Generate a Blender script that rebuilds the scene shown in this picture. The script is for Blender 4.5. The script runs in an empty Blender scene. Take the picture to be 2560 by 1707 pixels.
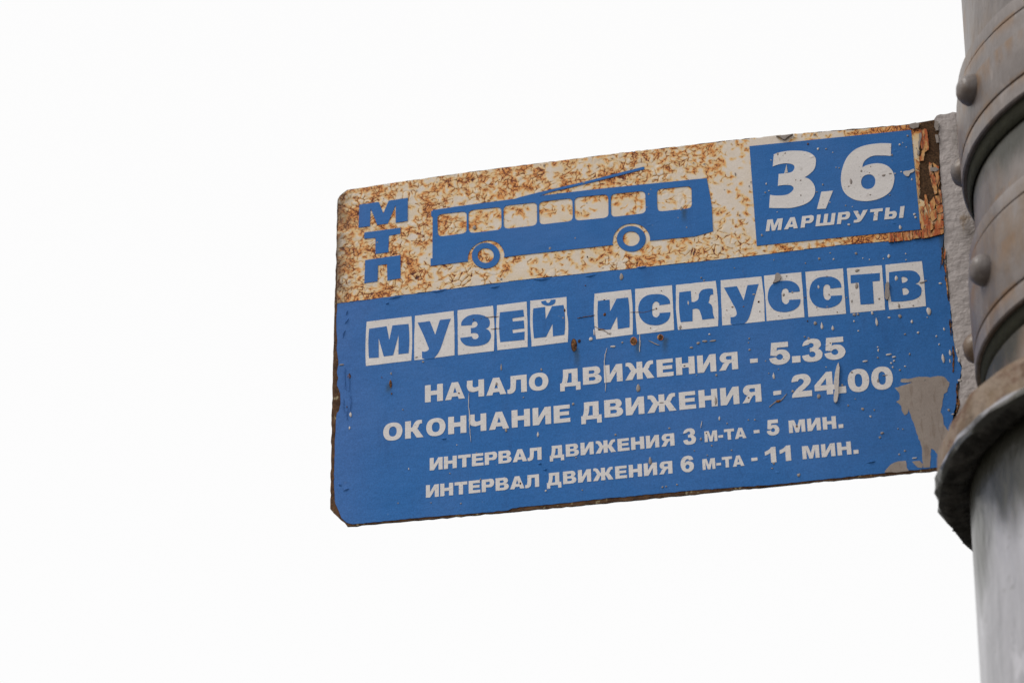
import bpy, bmesh, math, random
import numpy as np
from mathutils import Vector, Matrix
from mathutils.geometry import tessellate_polygon
random.seed(7); rng = np.random.default_rng(23)
C = bpy.context.scene.collection
GZ = 1.6                                   # eye height above the pavement

# ------------------------------------------------------------------ camera
F, CX, CY = 6940.0, 1280.0, 853.5          # lens in pixels of a 2560 px wide frame
up = Vector((-146, -12713, F)).normalized()
ax_ = Vector((40190, -4250, -F)); ax_ = (ax_ - up*ax_.dot(up)).normalized()
ay_ = up.cross(ax_)
DIST = 2.0363914
cam_d = bpy.data.cameras.new('camera'); cam = bpy.data.objects.new('camera', cam_d); C.objects.link(cam)
cam_d.sensor_width = 36; cam_d.lens = F/2560*36
R_ = Matrix(((ax_.x, -ax_.y, -ax_.z), (ay_.x, -ay_.y, -ay_.z), (up.x, -up.y, -up.z)))
cam.matrix_world = Matrix.Translation((0, -DIST, GZ)) @ R_.to_4x4()
cam_d.clip_end = 3000
cam_d.dof.use_dof = True; cam_d.dof.focus_distance = 2.34; cam_d.dof.aperture_fstop = 6.3
bpy.context.scene.camera = cam

# ------------------------------------------------------------------ sky, sun
w = bpy.data.worlds.new('World'); bpy.context.scene.world = w; w.use_nodes = True
nt = w.node_tree; nt.nodes.clear()
out = nt.nodes.new('ShaderNodeOutputWorld'); bg = nt.nodes.new('ShaderNodeBackground')
sky = nt.nodes.new('ShaderNodeTexSky'); sky.sky_type = 'NISHITA'; sky.sun_disc = False
SE, SA = math.radians(52), math.radians(-122)   # sun elevation; azimuth measured from +Y towards +X
sky.sun_elevation = SE; sky.sun_rotation = SA
mx = nt.nodes.new('ShaderNodeMix'); mx.data_type = 'RGBA'
mx.inputs[0].default_value = 0.94; mx.inputs[7].default_value = (10.34, 10.28, 10.20, 1)   # closed pale cloud
nt.links.new(sky.outputs[0], mx.inputs[6]); nt.links.new(mx.outputs[2], bg.inputs[0])
bg.inputs[1].default_value = 0.1
nt.links.new(bg.outputs[0], out.inputs[0])
sun_d = bpy.data.lights.new('sun', 'SUN'); sun_d.energy = 1.6; sun_d.angle = math.radians(25); sun_d.color = (1, .965, .93)
sun = bpy.data.objects.new('sun', sun_d); C.objects.link(sun)
sd = Vector((math.sin(SA)*math.cos(SE), math.cos(SA)*math.cos(SE), math.sin(SE)))
sun.rotation_euler = sd.to_track_quat('Z', 'Y').to_euler(); sun.location = (0, -1, 6)
vs = bpy.context.scene.view_settings; vs.view_transform = 'Standard'; vs.look = 'None'; vs.exposure = 0.0; vs.gamma = 1

# each image crop is (origin x, origin y, scale); S() casts a crop pixel through the camera onto the flat sheet
T = {1: (820, 420, 4.3558), 2: (1300, 360, 4.1268), 3: (1840, 280, 3.9207), 4: (820, 700, 3.7935), 5: (1400, 620, 3.92),
     6: (1880, 620, 3.9196), 7: (820, 980, 3.7935), 8: (1400, 900, 3.92), 9: (1960, 880, 3.92), 0: (0, 0, 1)}
def S(f, x, y):
    ox, oy, s = T[f]
    d = Vector(((ox + x/s - CX)/F, (oy + y/s - CY)/F, 1))
    wx, wy, wz = ax_.dot(d), ay_.dot(d), up.dot(d)
    t = DIST/wy
    return (t*wx, GZ + t*wz)

# ------------------------------------------------------------------ node helpers
class NT:
    def __init__(s, name):
        s.m = bpy.data.materials.new(name); s.m.use_nodes = True
        s.t = s.m.node_tree; s.b = s.t.nodes['Principled BSDF']; s.o = s.t.nodes['Material Output']
        s.co = s.n('ShaderNodeNewGeometry').outputs['Position']
    def n(s, ty): return s.t.nodes.new(ty)
    def put(s, sock, v):
        if isinstance(v, bpy.types.NodeSocket): s.t.links.new(v, sock)
        elif isinstance(v, tuple) and len(v) == 3 and sock.type == 'RGBA': sock.default_value = (*v, 1)
        else: sock.default_value = v
    def map(s, scale, loc=(0, 0, 0)):
        k = s.n('ShaderNodeMapping'); s.put(k.inputs[0], s.co); k.inputs['Scale'].default_value = scale; k.inputs['Location'].default_value = loc
        return k.outputs[0]
    def noise(s, sc, det=4, rough=.55, vec=None, dist=0):
        k = s.n('ShaderNodeTexNoise'); s.put(k.inputs['Vector'], vec or s.co)
        k.inputs['Scale'].default_value = sc; k.inputs['Detail'].default_value = det; k.inputs['Roughness'].default_value = rough
        k.inputs['Distortion'].default_value = dist
        return k.outputs[0]
    def voro(s, sc, feat='F1', vec=None):
        k = s.n('ShaderNodeTexVoronoi'); k.feature = feat; s.put(k.inputs['Vector'], vec or s.co); k.inputs['Scale'].default_value = sc
        return k.outputs[0]
    def ramp(s, f, a, b, x=0., y=1., smooth=True):
        k = s.n('ShaderNodeMapRange'); s.put(k.inputs[0], f)
        if smooth: k.interpolation_type = 'SMOOTHSTEP'
        for i, v in zip((1, 2, 3, 4), (a, b, x, y)): k.inputs[i].default_value = v
        return k.outputs[0]
    def mix(s, f, a, b, mode='MIX'):
        k = s.n('ShaderNodeMix'); k.data_type = 'RGBA'; k.blend_type = mode
        s.put(k.inputs[0], f); s.put(k.inputs[6], a); s.put(k.inputs[7], b); return k.outputs[2]
    def math(s, op, a, b=0.):
        k = s.n('ShaderNodeMath'); k.operation = op; s.put(k.inputs[0], a); s.put(k.inputs[1], b); return k.outputs[0]
    def attr(s, name):
        k = s.n('ShaderNodeAttribute'); k.attribute_name = name; return k.outputs['Fac']
    def sep(s):
        k = s.n('ShaderNodeSeparateXYZ'); s.put(k.inputs[0], s.co); return k.outputs
    def bump(s, h, strength=.5, dist=.001, normal=None):
        k = s.n('ShaderNodeBump'); k.inputs['Strength'].default_value = strength; k.inputs['Distance'].default_value = dist
        s.put(k.inputs['Height'], h)
        if normal: s.put(k.inputs['Normal'], normal)
        return k.outputs[0]
    def done(s, col, rough=.5, nor=None, spec=.5, metal=0.):
        s.put(s.b.inputs['Base Color'], col); s.put(s.b.inputs['Roughness'], rough)
        s.b.inputs['Specular IOR Level'].default_value = spec; s.put(s.b.inputs['Metallic'], metal)
        if nor: s.put(s.b.inputs['Normal'], nor)
        return s.m
def film_relief(k, amt=1.):
    """the sagging, pimpled vinyl that every decal on the sheet shares"""
    a = k.noise(28, 3, .5, k.map((1, 1, 1.3)))
    b = k.noise(150, 3, .6, k.map((.6, 1, 1.3)))
    p = k.ramp(k.voro(62, 'F1', k.map((1, 1, 1.6))), .0, .17, 1, 0)
    pm = k.ramp(k.noise(21, 2), .55, .66)
    h = k.math('ADD', k.math('MULTIPLY', a, .45), k.math('MULTIPLY', b, .12))
    h = k.math('ADD', h, k.math('MULTIPLY', k.math('MULTIPLY', p, pm), .16))
    return k.bump(h, .55*amt, .0035)
def grain(k, col, amt=.10):
    g = k.noise(900, 2, .8)
    return k.mix(1, col, k.mix(k.ramp(g, .3, .7), (1-amt,)*3, (1+amt,)*3), 'MULTIPLY')

def m_blue():
    k = NT('blue_vinyl'); z = k.sep()
    c = k.mix(k.noise(16, 3), (.020, .124, .365), (.032, .158, .44))
    c = k.mix(k.ramp(k.noise(7, 4, .6, k.map((1, 1, 1), (3, 0, 2))), .42, .68, 0, .30), c, (.075, .175, .43))      # sun faded
    c = k.mix(k.ramp(k.noise(38, 5, .65, k.map((1, 1, .18), (7, 0, 1))), .55, .75, 0, .40), c, (.020, .080, .24))   # rain runs
    c = k.mix(k.ramp(k.noise(60, 4, .7, k.map((1, 1, .35))), .60, .78, 0, .45), c, (.018, .078, .22))       # grime streaks
    c = k.mix(k.ramp(k.noise(240, 2, .6), .70, .78, 0, .35), c, (.20, .26, .36))                        # fine chalky specks
    for sx_, sz_, ln in ((S(5, 140, 0)[0], S(5, 140, 1000)[1], .026), (S(5, 735, 0)[0], S(5, 735, 930)[1], .018), (S(5, 995, 0)[0], S(5, 995, 900)[1], .018), (S(2, 1662, 0)[0], S(2, 1662, 700)[1], .016), (S(3, 1900, 0)[0], S(3, 1900, 1240)[1], .03), (S(3, 1980, 0)[0], S(3, 1980, 1230)[1], .024), (S(4, 595, 0)[0], S(4, 595, 1000)[1], .010)):
        a_ = k.ramp(k.math('ABSOLUTE', k.math('SUBTRACT', k.math('ADD', z[0], k.ramp(k.noise(60, 3), 0, 1, -.003, .003, False)), sx_)), .0004, .0040, 1, 0)      # rust washed down from a pit
        zl = k.math('MULTIPLY', k.ramp(z[2], sz_-ln, sz_-.002, 0, 1), k.ramp(z[2], sz_, sz_+.003, 1, 0))
        c = k.mix(k.math('MULTIPLY', k.math('MULTIPLY', a_, zl), .6), c, (.030, .052, .060))
    edge = k.ramp(z[0], -.555, -.505, .28, 0)
    c = k.mix(edge, c, (.10, .17, .42))                                                                # paler along the free edge
    return k.done(grain(k, c, .13), k.ramp(k.noise(40, 3), .3, .7, .5, .65), film_relief(k), .16)
def m_white():
    k = NT('white_vinyl')
    c = k.mix(k.noise(20, 4), (.64, .60, .575), (.74, .70, .675))
    c = k.mix(k.ramp(k.voro(230), .10, .17, .5, 0), c, (.32, .28, .25))
    c = k.mix(k.ramp(k.noise(120, 3, .6), .66, .74, 0, .4), c, (.40, .36, .33))
    return k.done(grain(k, c, .07), .5, film_relief(k), .35)
def m_tan():
    k = NT('white_vinyl_yellowed')
    return k.done(grain(k, k.mix(k.noise(50), (.56, .50, .44), (.62, .57, .52)), .07), .55, film_relief(k), .3)
def m_cracked():
    k = NT('rust_cracked_white_paint')
    cr, ha, tn = k.attr('crack'), k.attr('halo'), k.attr('tone')
    base = k.mix(k.noise(25, 4), (.68, .59, .505), (.75, .665, .58))
    base = k.mix(tn, base, (.70, .54, .34))
    n = k.noise(170, 4, .7)
    h2 = k.math('MULTIPLY', ha, k.ramp(n, .25, .7, .65, 1.3))
    c = k.mix(k.ramp(h2, .04, .55), base, (.76, .52, .25))
    c = k.mix(k.ramp(h2, .45, 1.0), c, (.70, .28, .065))
    c = k.mix(k.ramp(cr, .25, .66), c, (.22, .050, .016))
    c = k.mix(k.ramp(cr, .72, 1.0), c, (.030, .014, .009))
    z = k.sep()
    c = k.mix(k.math('MULTIPLY', k.ramp(z[0], -.560, -.535, .9, 0), k.ramp(k.noise(60, 4, .6), .3, .62)), c, (.085, .050, .032))
    c = k.mix(k.ramp(k.voro(95), .05, .085, .8, 0), c, (.20, .17, .14))
    nor = k.bump(k.math('ADD', k.noise(260, 4, .7), k.math('MULTIPLY', n, .6)), .3, .0006)
    return k.done(grain(k, c, .06), .58, nor, .3)
def m_rust():
    k = NT('bare_rust')
    c = k.mix(k.ramp(k.noise(90, 6, .7), .3, .7), (.045, .022, .013), (.15, .078, .038))
    c = k.mix(k.ramp(k.noise(320, 4, .7), .56, .72), c, (.26, .12, .045))
    c = k.mix(k.ramp(k.noise(140, 3, .6, k.map((1, 1, .7), (3, 1, 2))), .60, .68, 0, .75), c, (.42, .36, .22))
    c = k.mix(k.ramp(k.noise(500, 2, .6), .2, .42, .7, 0), c, (.015, .009, .007))
    return k.done(c, .85, k.bump(k.noise(400, 6, .75), .9, .0012), .2)
def m_brown():
    k = NT('brown_scale')
    c = k.mix(k.ramp(k.noise(700, 4, .7), .35, .7), (.045, .024, .013), (.13, .070, .034))
    return k.done(c, .9, k.bump(k.noise(700, 5, .8), .7, .0008), .15)
def m_flake():
    k = NT('orange_stained_flake')
    c = k.mix(k.ramp(k.noise(120, 4, .6, k.map((2.2, 1, .7))), .42, .58), (.64, .33, .11), (.46, .10, .022))
    c = k.mix(k.ramp(k.noise(300, 4, .7, k.map((2, 1, .6), (4, 0, 0))), .50, .62, 0, .9), c, (.13, .035, .015))
    c = k.mix(k.ramp(k.noise(70, 3), .56, .72, 0, .8), c, (.62, .50, .34))
    return k.done(c, .6, k.bump(k.noise(350, 4, .7), .6, .0008), .3)
def m_drip():
    k = NT('dried_splash')
    c = k.mix(k.noise(300, 3), (.46, .41, .375), (.64, .59, .55))
    return k.done(c, .5, k.bump(k.noise(500, 3), .4, .0005), .35)
def m_drip2():
    k = NT('grey_splash')
    c = k.mix(k.noise(300, 3), (.21, .175, .155), (.35, .30, .265))
    return k.done(c, .5, k.bump(k.noise(500, 3), .4, .0005), .35)
def m_patch():
    k = NT('bared_grey_primer')
    c = k.mix(k.noise(45, 5, .6), (.25, .20, .168), (.345, .29, .25))
    c = k.mix(k.ramp(k.noise(260, 3, .6), .66, .74, 0, .6), c, (.13, .11, .10))
    c = k.mix(k.ramp(k.noise(90, 3, .6, k.map((3, 1, .5))), .54, .68, 0, .55), c, (.19, .135, .10))
    c = k.mix(k.ramp(k.noise(28, 4, .6, k.map((1, 1, 1), (2, 5, 1))), .52, .68, 0, .6), c, (.42, .37, .335))
    return k.done(grain(k, c, .08), .6, k.bump(k.noise(200, 4), .3, .0008), .3)
def m_plate():
    k = NT('thick_grey_brushed_paint')
    c = k.mix(k.noise(40, 5, .6), (.37, .325, .305), (.50, .45, .43))
    c = k.mix(k.ramp(k.noise(70, 5, .65, k.map((1.6, 1, 1), (2, 0, 1))), .62, .74, 0, .6), c, (.24, .19, .155))
    z = k.sep()
    c = k.mix(k.math('MULTIPLY', k.ramp(k.math('ADD', z[0], k.ramp(k.noise(35, 5, .6), .3, .7, -.012, .012, False)), -.014, .004), .75), c, (.14, .115, .095))   # shading towards the pole painted in as broken dark brown
    c = k.mix(k.ramp(k.noise(48, 6, .7, k.map((1, 1, .5), (1, 5, 3))), .58, .68, 0, .7), c, (.25, .17, .10))
    h = k.math('ADD', k.noise(120, 3, .5, k.map((1, 1, 1.25))), k.math('MULTIPLY', k.noise(60, 3), 1.2))
    return k.done(c, .5, k.bump(h, .45, .0035), .4)
def m_pole(name, a, b, streak, rust=.5, rough=.42, shade_grime=None, seams=()):
    k = NT(name); z = k.sep()
    st = k.noise(22, 5, .6, k.map((1, 1, .16)), .3)
    c = k.mix(k.ramp(st, .3, .7), a, b)
    c = k.mix(k.ramp(k.noise(70, 5, .7, k.map((1, 1, .22))), .58, .76, 0, streak), c, tuple(v*.45 for v in a))
    c = k.mix(k.ramp(k.noise(16, 5, .65, k.map((1, 1, .5), (5, 2, 1))), .47, .64, 0, rust), c, (.165, .105, .058))
    c = k.mix(k.ramp(k.noise(120, 6, .75, k.map((1, 1, .6), (8, 8, 0))), .625, .65, 0, .7), c, (.07, .052, .040))   # chips to old primer
    c = k.mix(k.ramp(k.voro(34), .03, .06, .5, 0), c, (.05, .045, .04))
    c = k.mix(k.ramp(k.noise(30, 6, .7, k.map((1, 1, .5), (9, 1, 4))), .58, .66, 0, .5), c, tuple(v*1.45 for v in b))    # rubbed, lighter paint
    for zz, hh in seams:                                                   # rust bleeding out of a seam and down
        q = k.math('SUBTRACT', z[2], zz)
        g = k.math('MULTIPLY', k.ramp(q, -hh, -.001, 0, 1), k.ramp(q, .002, .005, 1, 0))
        g = k.math('MULTIPLY', g, k.ramp(k.noise(26, 5, .7, k.map((1, 1, .25), (2, 7, 1))), .44, .60))
        c = k.mix(k.math('MULTIPLY', g, .85), c, (.19, .105, .045))
    for zz, hh, amt in (shade_grime or ()):                                      # shade below an overhang painted in, mixed with olive dirt
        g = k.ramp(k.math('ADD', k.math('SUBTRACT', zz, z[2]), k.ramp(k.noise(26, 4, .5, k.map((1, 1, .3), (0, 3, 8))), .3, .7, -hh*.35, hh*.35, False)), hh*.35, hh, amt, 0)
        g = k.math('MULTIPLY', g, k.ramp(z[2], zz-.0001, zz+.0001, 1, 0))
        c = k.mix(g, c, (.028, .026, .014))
    h = k.math('ADD', k.noise(60, 4, .6, k.map((1, 1, .4))), k.math('MULTIPLY', k.noise(14, 3), 1.6))
    return k.done(c, rough, k.bump(h, .55, .0035), .5)
def m_tanring():
    k = NT('rusty_collar_rim')
    c = k.mix(k.ramp(k.noise(28, 5, .6), .35, .65), (.155, .098, .048), (.235, .175, .125))
    c = k.mix(k.ramp(k.noise(40, 5, .7), .50, .62, 0, .85), c, (.125, .060, .030))
    return k.done(c, .6, k.bump(k.noise(70, 5, .65), .8, .006), .35)
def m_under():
    k = NT('dark_collar_underside')
    c = k.mix(k.ramp(k.noise(60, 5, .7), .35, .7), (.022, .020, .015), (.11, .10, .085))  # dark mottled colour on the collar's lower face
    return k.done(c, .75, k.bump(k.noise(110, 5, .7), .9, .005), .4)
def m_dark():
    k = NT('dark_strap_shade'); return k.done(k.mix(k.noise(90, 4), (.007, .007, .003), (.026, .025, .012)), .8, k.bump(k.noise(200), .5, .002), .2)  # near-black colour standing in for the shade under a strap
def m_hole():
    k = NT('rust_hole')
    c = k.mix(k.ramp(k.noise(450, 4, .7), .4, .65), (.030, .012, .006), (.26, .11, .035))
    return k.done(c, .8, k.bump(k.noise(500, 4), .8, .001), .2)
def m_ground():
    k = NT('paving'); return k.done(k.mix(k.noise(3, 6), (.075, .073, .070), (.10, .098, .093)), .9, k.bump(k.noise(60, 5), .5, .01))
M = dict(blue=m_blue(), white=m_white(), tan=m_tan(), cracked=m_cracked(), rust=m_rust(), brown=m_brown(), flake=m_flake(), drip=m_drip(),
         drip2=m_drip2(), patch=m_patch(), plate=m_plate(), ring=m_tanring(), under=m_under(), dark=m_dark(), hole=m_hole(), ground=m_ground())

# ------------------------------------------------------------------ object helpers
def tag(o, label=None, cat=None, group=None, kind=None):
    for k_, v in (('label', label), ('category', cat), ('group', group), ('kind', kind)):
        if v: o[k_] = v
    return o
def link(name, me, mat, parent=None, smooth=False):
    o = bpy.data.objects.new(name, me); C.objects.link(o)
    for m in (mat if isinstance(mat, (list, tuple)) else [mat]): me.materials.append(m)
    if smooth:
        for p in me.polygons: p.use_smooth = True
    if parent:
        o.parent = parent; o.matrix_parent_inverse = Matrix.Identity(4); o.location = -Vector(parent.get('_w', (0, 0, 0)))
    return o
def empty(name, loc):
    o = bpy.data.objects.new(name, None); C.objects.link(o); o.location = loc; o.empty_display_size = .1
    return o

# ------------------------------------------------------------------ ground
me = bpy.data.meshes.new('ground')
me.from_pydata([(-400, -400, 0), (400, -400, 0), (400, 400, 0), (-400, 400, 0)], [], [(0, 1, 2, 3)])
tag(link('ground', me, M['ground']), kind='structure')

# ------------------------------------------------------------------ the sheet: outlines in image pixels, projected through the camera to metres on the sheet's plane (y = 0)
def path(f, s, n=7, raw=False):
    """'x,y x,y~ ...': corners, and ~ for points the outline passes smoothly"""
    pts, sm, fr = [], [], f
    for tok in s.split():
        if tok[0] == '@': fr = int(tok[1:]); continue
        q = tok.endswith('~'); a, b = tok.rstrip('~').split(',')
        pts.append((float(a), float(b)) if raw else S(fr, float(a), float(b))); sm.append(q)
    res = []; N = len(pts)
    for i in range(N):
        j = (i+1) % N; p, q = Vector(pts[i]), Vector(pts[j])
        res.append(tuple(p))
        if sm[i] or sm[j]:
            L = (q-p).length
            def tan(k_):
                v = Vector(pts[(k_+1) % N]) - Vector(pts[k_-1]); return v.normalized()*L if v.length else v
            t0 = tan(i) if sm[i] else None; t1 = tan(j) if sm[j] else None
            if t0 is None: t0 = 2*(q-p) - t1 if t1.dot(q-p) > 0 else (q-p)
            if t1 is None: t1 = 2*(q-p) - t0 if t0.dot(q-p) > 0 else (q-p)
            for m in range(1, n):
                u = m/n; a = 2*u**3-3*u**2+1; b = u**3-2*u**2+u; c = -2*u**3+3*u**2; d = u**3-u**2
                res.append(tuple(p*a + t0*b + q*c + t1*d))
    return res
def rough(P, amp=.0006, step=.003, keep=0):
    o = []; N = len(P)
    for i in range(N):
        p, q = Vector(P[i]), Vector(P[(i+1) % N]); L = (q-p).length; k_ = max(1, int(L/step)); nn = Vector((-(q-p).y, (q-p).x)).normalized() if L else Vector((0, 0))
        for m in range(k_): o.append(tuple(p.lerp(q, m/k_) + nn*random.gauss(0, amp)*(1 if m else .4)))
    return o
def slab(name, outer, holes, front, depth, mat, parent, side=None):
    """a flat piece with its outline, holes and thickness; front = metres proud of the sheet"""
    loops = [outer] + list(holes)
    tris = tessellate_polygon([[Vector((x, z, 0)) for x, z in L] for L in loops])
    flat = [p for L in loops for p in L]; n = len(flat)
    v = [(x, -front, z) for x, z in flat] + [(x, -front+depth, z) for x, z in flat]
    f = []
    for a, b, c in tris:
        A, B, D = flat[a], flat[b], flat[c]
        ar = (B[0]-A[0])*(D[1]-A[1]) - (B[1]-A[1])*(D[0]-A[0])
        if abs(ar) < 1e-14: continue
        f.append((a, b, c) if ar > 0 else (a, c, b))
    nt_ = len(f); f += [tuple(n+i for i in reversed(t)) for t in f]
    o = 0
    for L in loops:
        m = len(L)
        sa = sum(L[i][0]*L[(i+1) % m][1] - L[(i+1) % m][0]*L[i][1] for i in range(m))
        ccw = (sa > 0) == (L is outer)
        for i in range(m):
            a, b = o+i, o+(i+1) % m
            f.append((a, a+n, b+n, b) if ccw else (b, b+n, a+n, a))
        o += m
    me = bpy.data.meshes.new(name); me.from_pydata(v, [], f); me.validate()
    ob = link(name, me, [mat, side] if side else mat, parent)
    if side:
        for i, p in enumerate(me.polygons):
            if i >= nt_: p.material_index = 1
    return ob

sign = empty('bus_stop_sign', (-.3, 0, 2.6)); sign['_w'] = (-.3, 0, 2.6)
tag(sign, 'weathered blue and white trolleybus stop sign with rust cracked top, fixed to the pole', 'sign')

# steel sheet, 2.6 mm, jagged rusty rim
sheet_o = path(0, '868.2,475 @1 1100,106 @0 1251.6,420 1560,382 1840,349.4 2060,329 2278.8,310.6 2335,300 2343,620 2352,900 2349,1174.5 1960,1211.5 1440,1263.5 868,1314.5 825.5,1271 830,1006 836,778 844.1,498 850,489')
slab('steel_sheet', rough(sheet_o, .00022, .004), [], 0, .0020, M['rust'], sign)
# plate between sheet and pole (thick grey paint)
plate_o = path(0, '2334,303 2342,292 2350,287.6 2366,284 2393,282 2500,270 @0 2520,700 2540,1130 2346,1158 2310,1156 2306,900 2318,600 2330,420')
pl = rough(plate_o, .0003, .004)
slab('mounting_plate', pl, [], -.0036, .006, M['plate'], sign)
# paint lip of the plate lapping over the sheet's right edge
lip = path(0, '2335,300 2342,290 2350,287.6 2393,282 2420,279 2440,600 2460,900 2468,1160 2350,1172 2372,1090 @6 2030,1400 2058,1180 2005,1050 1980,940 1960,800 1945,560 1930,380 1912,150 1900,0 @3 2050,1500 2040,1200 2020,900 2000,600 1990,300 1975,180')
slab('grey_paint_lap', rough(lip, .00035, .003), [], .0004, .0009, M['plate'], sign)
tag(sign.children[-1], 'thick lumpy grey paint brushed over the right edge')

# ---- blue film
blue_o = path(4, '@4 90,224 @0 1300,701.2 1560,674 1860,643.5 2100,614 @3 1900,1240 2040,1205 @6 1868,0 1880,90 1876,180 1900,280 1922,400 1938,540 1955,640 1962,800 1985,950 2005,1050 2058,1160 2040,1270 2012,1330 2010,1480 '
              '@9 1690,620 1700,740 1650,830 1600,950 1500,1130 1400,1145 1200,1160 1000,1184 840,1198 600,1225 300,1255 0,1290 @8 1200,1285 300,1372 '
              '@7 1750,1100 1715,1120 1500,1140 1200,1165 800,1196 400,1238 230,1252 180,1240 130,1195 95,1110 70,1060 62,960 58,850 62,700 65,560 70,400 75,280 85,200 105,180 120,110 '
              '@4 118,1080 100,1030 85,1000 98,930 85,870 100,800 90,700 85,640 88,560 80,420')
slab('blue_film', rough(blue_o, .00018, .003), [], .0004, .0004, M['blue'], sign, M['rust'])

# ---- rust cracked white paint: fine relief grid with crack, stain and tone attributes
def cracked_field():
    topx = [S(*a) for a in ((1, 30, 268), (1, 105, 338), (1, 208, 240), (1, 800, 148), (1, 1880, 0), (2, 1060, 90), (2, 1820, 5), (3, 550, 214), (3, 1200, 170), (3, 1720, 120), (3, 1830, 108))]
    topx = [topx[2]] + topx[3:]; tx = np.array([p[0] for p in topx]); tz = np.array([p[1] for p in topx])
    bot = [S(*a) for a in ((4, 75, 228), (0, 1300, 701.2), (0, 1860, 643.5), (0, 2100, 614), (3, 1900, 1240), (3, 2040, 1200))]
    bx = np.array([p[0] for p in bot]); bz = np.array([p[1] for p in bot])
    x0, x1 = S(1, 88, 900)[0], S(3, 2040, 1000)[0]
    st = .00042
    NX = int((x1-x0)/st)+1; z1 = max(tz)+.001; z0 = min(bz)-.001; NZ = int((z1-z0)/st)+1
    X, Z = np.meshgrid(np.linspace(x0, x1, NX), np.linspace(z0, z1, NZ))
    crack = np.zeros_like(X); halo = np.zeros_like(X)
    W, H = x1-x0, z1-z0
    def smooth_noise(sc, seed):
        r = np.random.default_rng(seed); o = np.zeros_like(X); a = 1
        for k_ in range(4):
            nx, nz = int(W/sc)+3, int(H/sc)+3; g = r.random((nz, nx))
            fx, fz = (X-x0)/sc, (Z-z0)/sc; ix, iz = fx.astype(int), fz.astype(int); u, v = fx-ix, fz-iz
            ix = np.clip(ix, 0, nx-2); iz = np.clip(iz, 0, nz-2)
            u = u*u*(3-2*u); v = v*v*(3-2*v)
            o += a*((g[iz, ix]*(1-u)+g[iz, ix+1]*u)*(1-v)+(g[iz+1, ix]*(1-u)+g[iz+1, ix+1]*u)*v); a *= .5; sc *= .5
        return o/1.875
    def dens(x, z):                                     # 0..1, how badly the paint has gone
        s = (x-x0)/W; t = (z-z0)/H
        d = .40 + .52*np.exp(-((s-.04)/.15)**2) + .5*np.exp(-((s-.19)/.07)**2)*np.exp(-((t-.32)/.28)**2)
        d += .62*np.exp(-((t-.92)/.22)**2)*(1-np.clip((s-.50)/.22, 0, 1))*np.clip(s/.12, 0, 1)
        d += .30*np.exp(-((s-.52)/.15)**2)*np.exp(-((t-.75)/.3)**2)
        d += .42*np.exp(-((t-.06)/.26)**2)
        d *= 1-.5*np.exp(-((s-.69)/.05)**2)*np.exp(-((t-.85)/.35)**2)
        d += .25*np.exp(-((s-.62)/.05)**2)*np.exp(-((t-.25)/.4)**2)
        return np.clip(d, 0, 1)
    def stroke(px, pz, L, th, wd, hw, cs, hs):
        n = max(3, int(L/.0006)); th2 = th
        xs, zs = [px], [pz]; bend = rng.normal(0, .10)
        for _ in range(n):
            th2 += bend + rng.normal(0, .17); xs.append(xs[-1]+math.cos(th2)*L/n); zs.append(zs[-1]+math.sin(th2)*L/n)
        rr = 2.6*hw
        i0, i1 = max(0, int((min(xs)-rr-x0)/st)), min(NX, int((max(xs)+rr-x0)/st)+2)
        j0, j1 = max(0, int((min(zs)-rr-z0)/st)), min(NZ, int((max(zs)+rr-z0)/st)+2)
        if i1 <= i0 or j1 <= j0: return
        wx, wz = X[j0:j1, i0:i1], Z[j0:j1, i0:i1]; dm = np.full(wx.shape, 9.); tp = np.zeros(wx.shape)
        for k_ in range(n):
            ax, az, bx_, bz_ = xs[k_], zs[k_], xs[k_+1], zs[k_+1]; ex, ez = bx_-ax, bz_-az
            u = np.clip(((wx-ax)*ex+(wz-az)*ez)/(ex*ex+ez*ez+1e-12), 0, 1)
            d = np.hypot(wx-ax-u*ex, wz-az-u*ez); m = d < dm; dm = np.where(m, d, dm); tp = np.where(m, (k_+u)/n, tp)
        wt = wd*(1.15-tp*.9)
        c = np.exp(-(dm/wt)**2)*cs; h = np.exp(-(dm/hw)**2)*hs*(1-.35*tp)
        crack[j0:j1, i0:i1] = np.maximum(crack[j0:j1, i0:i1], c)
        halo[j0:j1, i0:i1] = 1-(1-halo[j0:j1, i0:i1])*(1-np.clip(h, 0, .9))
    blot = smooth_noise(.03, 5); cl = smooth_noise(.012, 8)
    N = 0
    for _ in range(30000):
        px, pz = x0+rng.random()*W, z0+rng.random()*H
        i, j = int((px-x0)/st), int((pz-z0)/st)
        d = float(dens(px, pz))
        pr = d*np.clip((blot[j, i]-.22)*2.2, .2, 1.0)*np.clip((cl[j, i]-.15)*1.9, .25, 1.0)
        if rng.random() > pr*.36: continue
        N += 1
        th = rng.choice([rng.random()*6.28, rng.normal(.25, .35), rng.normal(-.7, .4)])
        big = .75+1.1*d*rng.random()
        arms = rng.choice([1, 2, 3], p=[.42, .34, .24])
        for a in range(arms):
            stroke(px, pz, rng.uniform(.0015, .0044)*big, th+a*2.1+rng.normal(0, .3), rng.uniform(.00024, .00042), rng.uniform(.0006, .0018), rng.uniform(.45, 1.0)*(.75+.35*d), rng.uniform(.35, .8))
    # loose plates with open seams in the worst corners
    pts = []
    for _ in range(1600):
        px, pz = x0+rng.random()*W, z0+rng.random()*H
        pts.append((px, pz))
    pts = np.array(pts); f1 = np.full(X.shape, 9.); f2 = f1.copy()
    wx = X + (smooth_noise(.006, 3)-.5)*.004; wz = Z + (smooth_noise(.006, 4)-.5)*.004
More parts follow.
